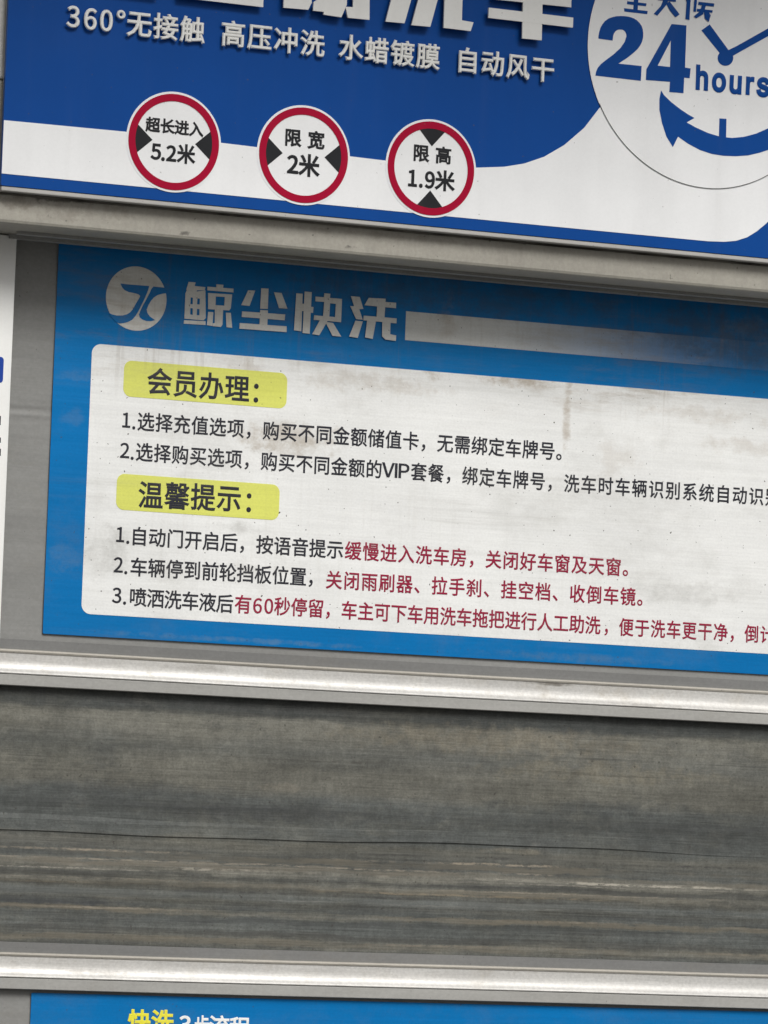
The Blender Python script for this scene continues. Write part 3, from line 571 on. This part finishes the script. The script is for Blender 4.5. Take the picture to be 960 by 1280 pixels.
# clock emblem disc
pts = [(734.5, 57), (744, 119.5), (748.7, 133.7), (780, 180), (820, 215), (860, 231), (895, 235.7), (930, 232), (960, 219.5), (744, 0)]
P = np.array([[at(x, y, YS).x, at(x, y, YS).z] for x, y in pts])
sol = np.linalg.lstsq(np.c_[2*P, np.ones(len(P))], (P**2).sum(1), rcond=None)[0]
ccx, ccz = sol[0], sol[1]; crad = math.sqrt(sol[2]+ccx**2+ccz**2)
YD = YS-.0014
disc = Sheet(YD, .0008).add([circ(ccx, ccz, crad, 180)]).build('clock_disc', M_SWHITE, sign)
ra = [R(a) for a in range(207, 385, 2)]
Sheet(YD-.0006, .0003).add([[(ccx+crad*math.cos(a), ccz+crad*math.sin(a)) for a in ra]+[(ccx+(crad-.0011)*math.cos(a), ccz+(crad-.0011)*math.sin(a)) for a in reversed(ra)]]).build('rim_line', M_LINE, disc)
YE = YD-.0010
O = (720, 0, 4)
two = [(112, 193), (112, 180), (115, 163), (122, 140), (132, 121), (145, 105), (162, 93), (180, 86), (202, 81), (225, 80), (248, 81), (270, 85), (289, 92), (305, 102), (318, 115), (328, 130), (334, 147), (336, 165), (336, 183), (333, 200), (327, 216), (318, 232), (306, 247), (290, 262), (273, 276), (255, 290), (235, 303), (212, 318), (328, 330), (324, 404), (97, 378), (100, 360), (108, 340), (125, 320), (150, 300), (190, 270), (222, 240), (243, 210), (252, 182), (251, 170), (246, 159), (239, 152), (230, 148), (212, 148), (203, 152), (196, 158), (190, 167), (186, 178), (183, 203)]
four = [(478, 120), (552, 127), (545, 338), (573, 342), (568, 391), (541, 388), (537, 466), (466, 460), (470, 409), (349, 400), (352, 346)]
Sheet(YE).px([two], *O).px([four, [(474, 202), (408, 328), (470, 335)]], *O).build('number_print', M_SBLUE, disc)
cnpoly = [[(240, 41), (358, 55), (356, 71), (242, 58)], [(291, -40), (314, -38), (308, 52), (286, 49)], [(256, 6), (352, 17), (350, 31), (254, 21)], [(300, -80), (222, -32), (233, -16), (312, -62)], [(300, -78), (378, -22), (364, -8), (296, -56)], [(265, -30), (345, -21), (343, -7), (263, -16)],
          [(440, -12), (466, -8), (450, 26), (406, 79), (388, 69), (424, 30)], [(447, 14), (468, 8), (517, 72), (497, 87), (470, 55)], [(410, -16), (500, -6), (498, 10), (408, 0)], [(420, -56), (505, -47), (503, -32), (418, -41)], [(455, -50), (478, -47), (466, 6), (444, 2)],
          [(565, -62), (590, -59), (572, -5), (566, 100), (546, 96), (552, 10), (545, -10)], [(592, -12), (605, -10), (598, 60), (586, 58)], [(612, 9), (690, 18), (688, 33), (610, 24)], [(604, 44), (682, 52), (680, 64), (602, 57)], [(632, 20), (650, 22), (634, 72), (600, 92), (588, 82), (615, 60)], [(638, 54), (656, 50), (672, 78), (662, 110), (642, 92)], [(612, -40), (680, -32), (678, -18), (610, -26)]]
sh = Sheet(YE)
for p in cnpoly: sh.px([p], *O)
sh.build('caption_print', M_SBLUE, disc)
# hours: five letters fitted to their places
V, Fc = [], []
for ch, u0, u1, v0, v1 in (('h', 599, 661, 325, 452), ('o', 679, 750, 363, 463), ('u', 767, 828, 377, 472), ('r', 849, 890, 382, 476), ('s', 901, 970, 386, 487)):
    v, f = glyph(ch, .062); b = len(V)
    lo, hi = v[:, :2].min(0), v[:, :2].max(0)
    for q in v:
        a, c = (q[0]-lo[0])/(hi[0]-lo[0]), (q[1]-lo[1])/(hi[1]-lo[1])
        u = u0+(u1-u0)*a+(c-.5)*4; vv = v1+(v0-v1)*c+(a-.5)*(u1-u0)*.10
        p = at(720+u/4, vv/4, YE); V.append((p.x, YE-.0006-q[2]*.0006, p.z))
    Fc += [tuple(i+b for i in t_) for t_ in f]
obj('hours_print', V, Fc, M_SBLUE, disc)
hub = circ(747, 290, 39, 40)
Sheet(YE).px([[(627, 152), (668, 122), (768, 258), (728, 278)]], *O).px([[(752, 255), (800, 232), (960, 142), (1090, 70), (1100, 104), (960, 181), (800, 270), (775, 285)]], *O).px([hub], *O).build('clock_hands', M_SBLUE, disc)
O5 = (720, 100, 4)
arc = [(425, 52), (440, 76), (475, 110), (520, 145), (560, 172), (592, 190), (553, 212), (600, 238), (660, 265), (720, 283), (780, 290), (840, 284), (900, 268), (960, 242), (1020, 205), (1070, 165), (1110, 118), (1140, 60), (1200, 80), (1165, 160), (1110, 240), (1040, 308), (965, 348), (920, 363), (860, 377), (800, 381), (740, 379), (680, 370), (620, 350), (560, 318), (510, 283), (484, 335), (452, 283), (430, 215), (417, 150), (417, 95)]
Sheet(YE).px([arc], *O5).px([[(717, 192), (752, 194), (750, 300), (714, 298)]], *O5).build('clock_arrow', M_SBLUE, disc)

# raised title characters: each stroke set is one character with real depth
TD, STAND = .004, .011        # acrylic plates held off the board on studs
def title(polys, ox, oy, k):
    s = Sheet(YS-STAND, TD, .0003)
    for p in polys:
        s.px(p, ox, oy, k)
        cx, cy = [sum(q[i] for q in p[0])/len(p[0]) for i in (0, 1)]; P = at(ox+cx/k, oy+cy/k, YS-STAND)
        v, f = box_vf(P.x-.004, P.x+.004, YS-STAND-.001, YS+.001, P.z-.004, P.z+.004, len(s.v)); s.v += v; s.f += f
    o = s.build('title_character', M_LETTER, sign)
    return o
title([[[(148, -128), (168, -108), (112, -70), (92, -84)]], [[(148, -128), (206, -74), (190, -56), (134, -112)]], [[(108, -64), (190, -54), (190, -34), (108, -43)]], [[(138, -60), (162, -58), (160, -14), (136, -17)]], [[(95, -36), (198, -24), (197, -5.5), (94, -17)]]], 0, 0, 1)
title([[[(224, -100), (258, -97), (262, -122), (290, -119), (286, -94), (330, -89), (328, 9.3), (222, -3)], [(250, -80), (249, -67), (302, -61), (303, -74)], [(249, -54), (248, -41), (301, -35), (302, -48)], [(248, -28), (247, -15), (301, -9), (302, -22)]]], 0, 0, 1)
title([[[(215, -640), (420, -615), (418, -520), (213, -545)]], [[(199, -420), (440, -392), (437, -290), (199, -318)]], [[(210, -318), (300, -306), (265, -110), (330, -60), (400, -40), (412, 20), (385, 76), (199, 60)]],
       [[(350, -190), (440, -178), (420, -30), (395, -20)]],
       [[(452, -510), (845, -470), (844, -365), (452, -405)]], [[(560, -660), (690, -645), (672, 40), (632, 133), (498, 112), (500, 92), (420, 83), (424, 18), (515, -40)]], [[(724, -378), (844, -366), (842, 152), (680, 136), (662, 54), (718, 57)]]], 320, 0, 6)
title([[[(150, -640), (300, -625), (330, -470), (190, -485)]], [[(115, -390), (270, -375), (300, -230), (150, -245)]], [[(145, -150), (295, -135), (207, 177), (65, 164)]],
       [[(440, -690), (590, -675), (575, -560), (770, -538), (768, -430), (350, -477)]], [[(585, -500), (720, -485), (705, -130), (570, -145)]], [[(320, -250), (780, -198), (778, -92), (318, -145)]],
       [[(345, -140), (487, -124), (398, 204), (257, 191)]], [[(508, -120), (642, -105), (634, 156), (721, 171), (700, 237), (640, 229), (497, 212)]]], 470, 0, 6)
title([[[(150, -480), (330, -460), (360, -560), (500, -545), (480, -440), (745, -410), (742, -310), (150, -378)]], [[(255, -375), (400, -358), (330, -150), (740, -100), (737, 57), (150, -4), (150, -75), (190, -190)]], [[(385, -380), (530, -365), (515, 305), (368, 290)]], [[(118, 60), (751, 135), (748, 210), (115, 136)]]], 590, 0, 6)
SUB = [[('3', (91, 21), None, .047), ('6', (112.5, 24), None, .047), ('0', (132.5, 26), None, .047), ('°', (150.5, 27), None, .050), ('无接触', (173.7, 30.5), (240, 37.6), .0475)],
       [('高压冲洗', (291, 43), (390, 54.8), .0475)], [('水蜡镀膜', (438, 60), (534.5, 71), .0475)], [('自动风干', (583.7, 76.2), (678, 87.3), .0475)]]
for segs in SUB:
    text('subtitle_lettering', [(s, a, b or a, e) for s, a, b, e in segs], YS-.0050, .0480, M_LETTER, sign, .029, .0022)

# ------------------------------------------------------------------ three round limit stickers on the sign
def roundel(bb, label, vertical, caps):
    x0, x1, y0, y1 = bb; cx, cy = (x0+x1)/2, (y0+y1)/2
    Yr = YS-.0016; c = at(cx, cy, Yr); r = .5*(zz(cx, y0, Yr)-zz(cx, y1, Yr))
    t = thing('limit_sign', (c.x, YS, c.z), label, 'limit sign', 'round limit signs on the blue sign board')
    Sheet(Yr+.0012, .0010).add([circ(c.x, c.z, r)]).build('disc', M_SWHITE, t)
    for k in (0, 1):
        arcp = [(.85*r*math.cos(R(a)), .85*r*math.sin(R(a))) for a in range(-21, 22, 3)]+[(.45*r, 0)]
        a0 = R((90 if vertical else 0)+180*k)
        Sheet(Yr, .0003).add([[(c.x+u*math.cos(a0)-v*math.sin(a0), c.z+u*math.sin(a0)+v*math.cos(a0)) for u, v in arcp]]).build('black_wedge', M_BLACK, t)
    Sheet(Yr-.0004, .0003).add([circ(c.x, c.z, r*.955), circ(c.x, c.z, r*.81)]).build('red_ring', M_RING, t)
    for nm, segs, e in caps:
        text(nm, [(s, a, b or a, w_) for s, a, b, w_ in segs], Yr-.0002, e, M_BLACK, t, .030, .0003)
def q(ox, oy, k): return lambda u, v: (ox+u/k, oy+v/k)
a = q(140, 100, 6)
roundel((158.5, 276, 114.5, 240.5), 'round red ringed limit sign reading 5.2, with black side wedges', False,
        [('caption', [('超长进入', a(307, 335), a(632, 370), .0275)], .0270), ('figure', [('5', a(330, 535), None, .036), ('.', a(384, 545), None, .036), ('2', a(445, 550), None, .036), ('米', a(556, 556), None, .0345)], .0355)])
b = q(310, 120, 6.857)
roundel((321, 438, 131.5, 256.5), 'round red ringed limit sign reading 2, with black side wedges', False,
        [('caption', [('限', b(385, 357), None, .033), ('宽', b(585, 379), None, .033)], .0325), ('figure', [('2', b(384, 585), None, .041), ('米', b(524, 597), None, .0405)], .0415)])
c = q(470, 130, 6)
roundel((482.5, 595, 149, 272), 'round red ringed limit sign reading 1.9, black wedges above and below', True,
        [('caption', [('限', c(338, 368), None, .0325), ('高', c(506, 386), None, .0325)], .0320), ('figure', [('1', c(275, 555), None, .038), ('.', c(338, 562), None, .038), ('9', c(404, 568), None, .038), ('米', c(517, 577), None, .0390)], .0385)])
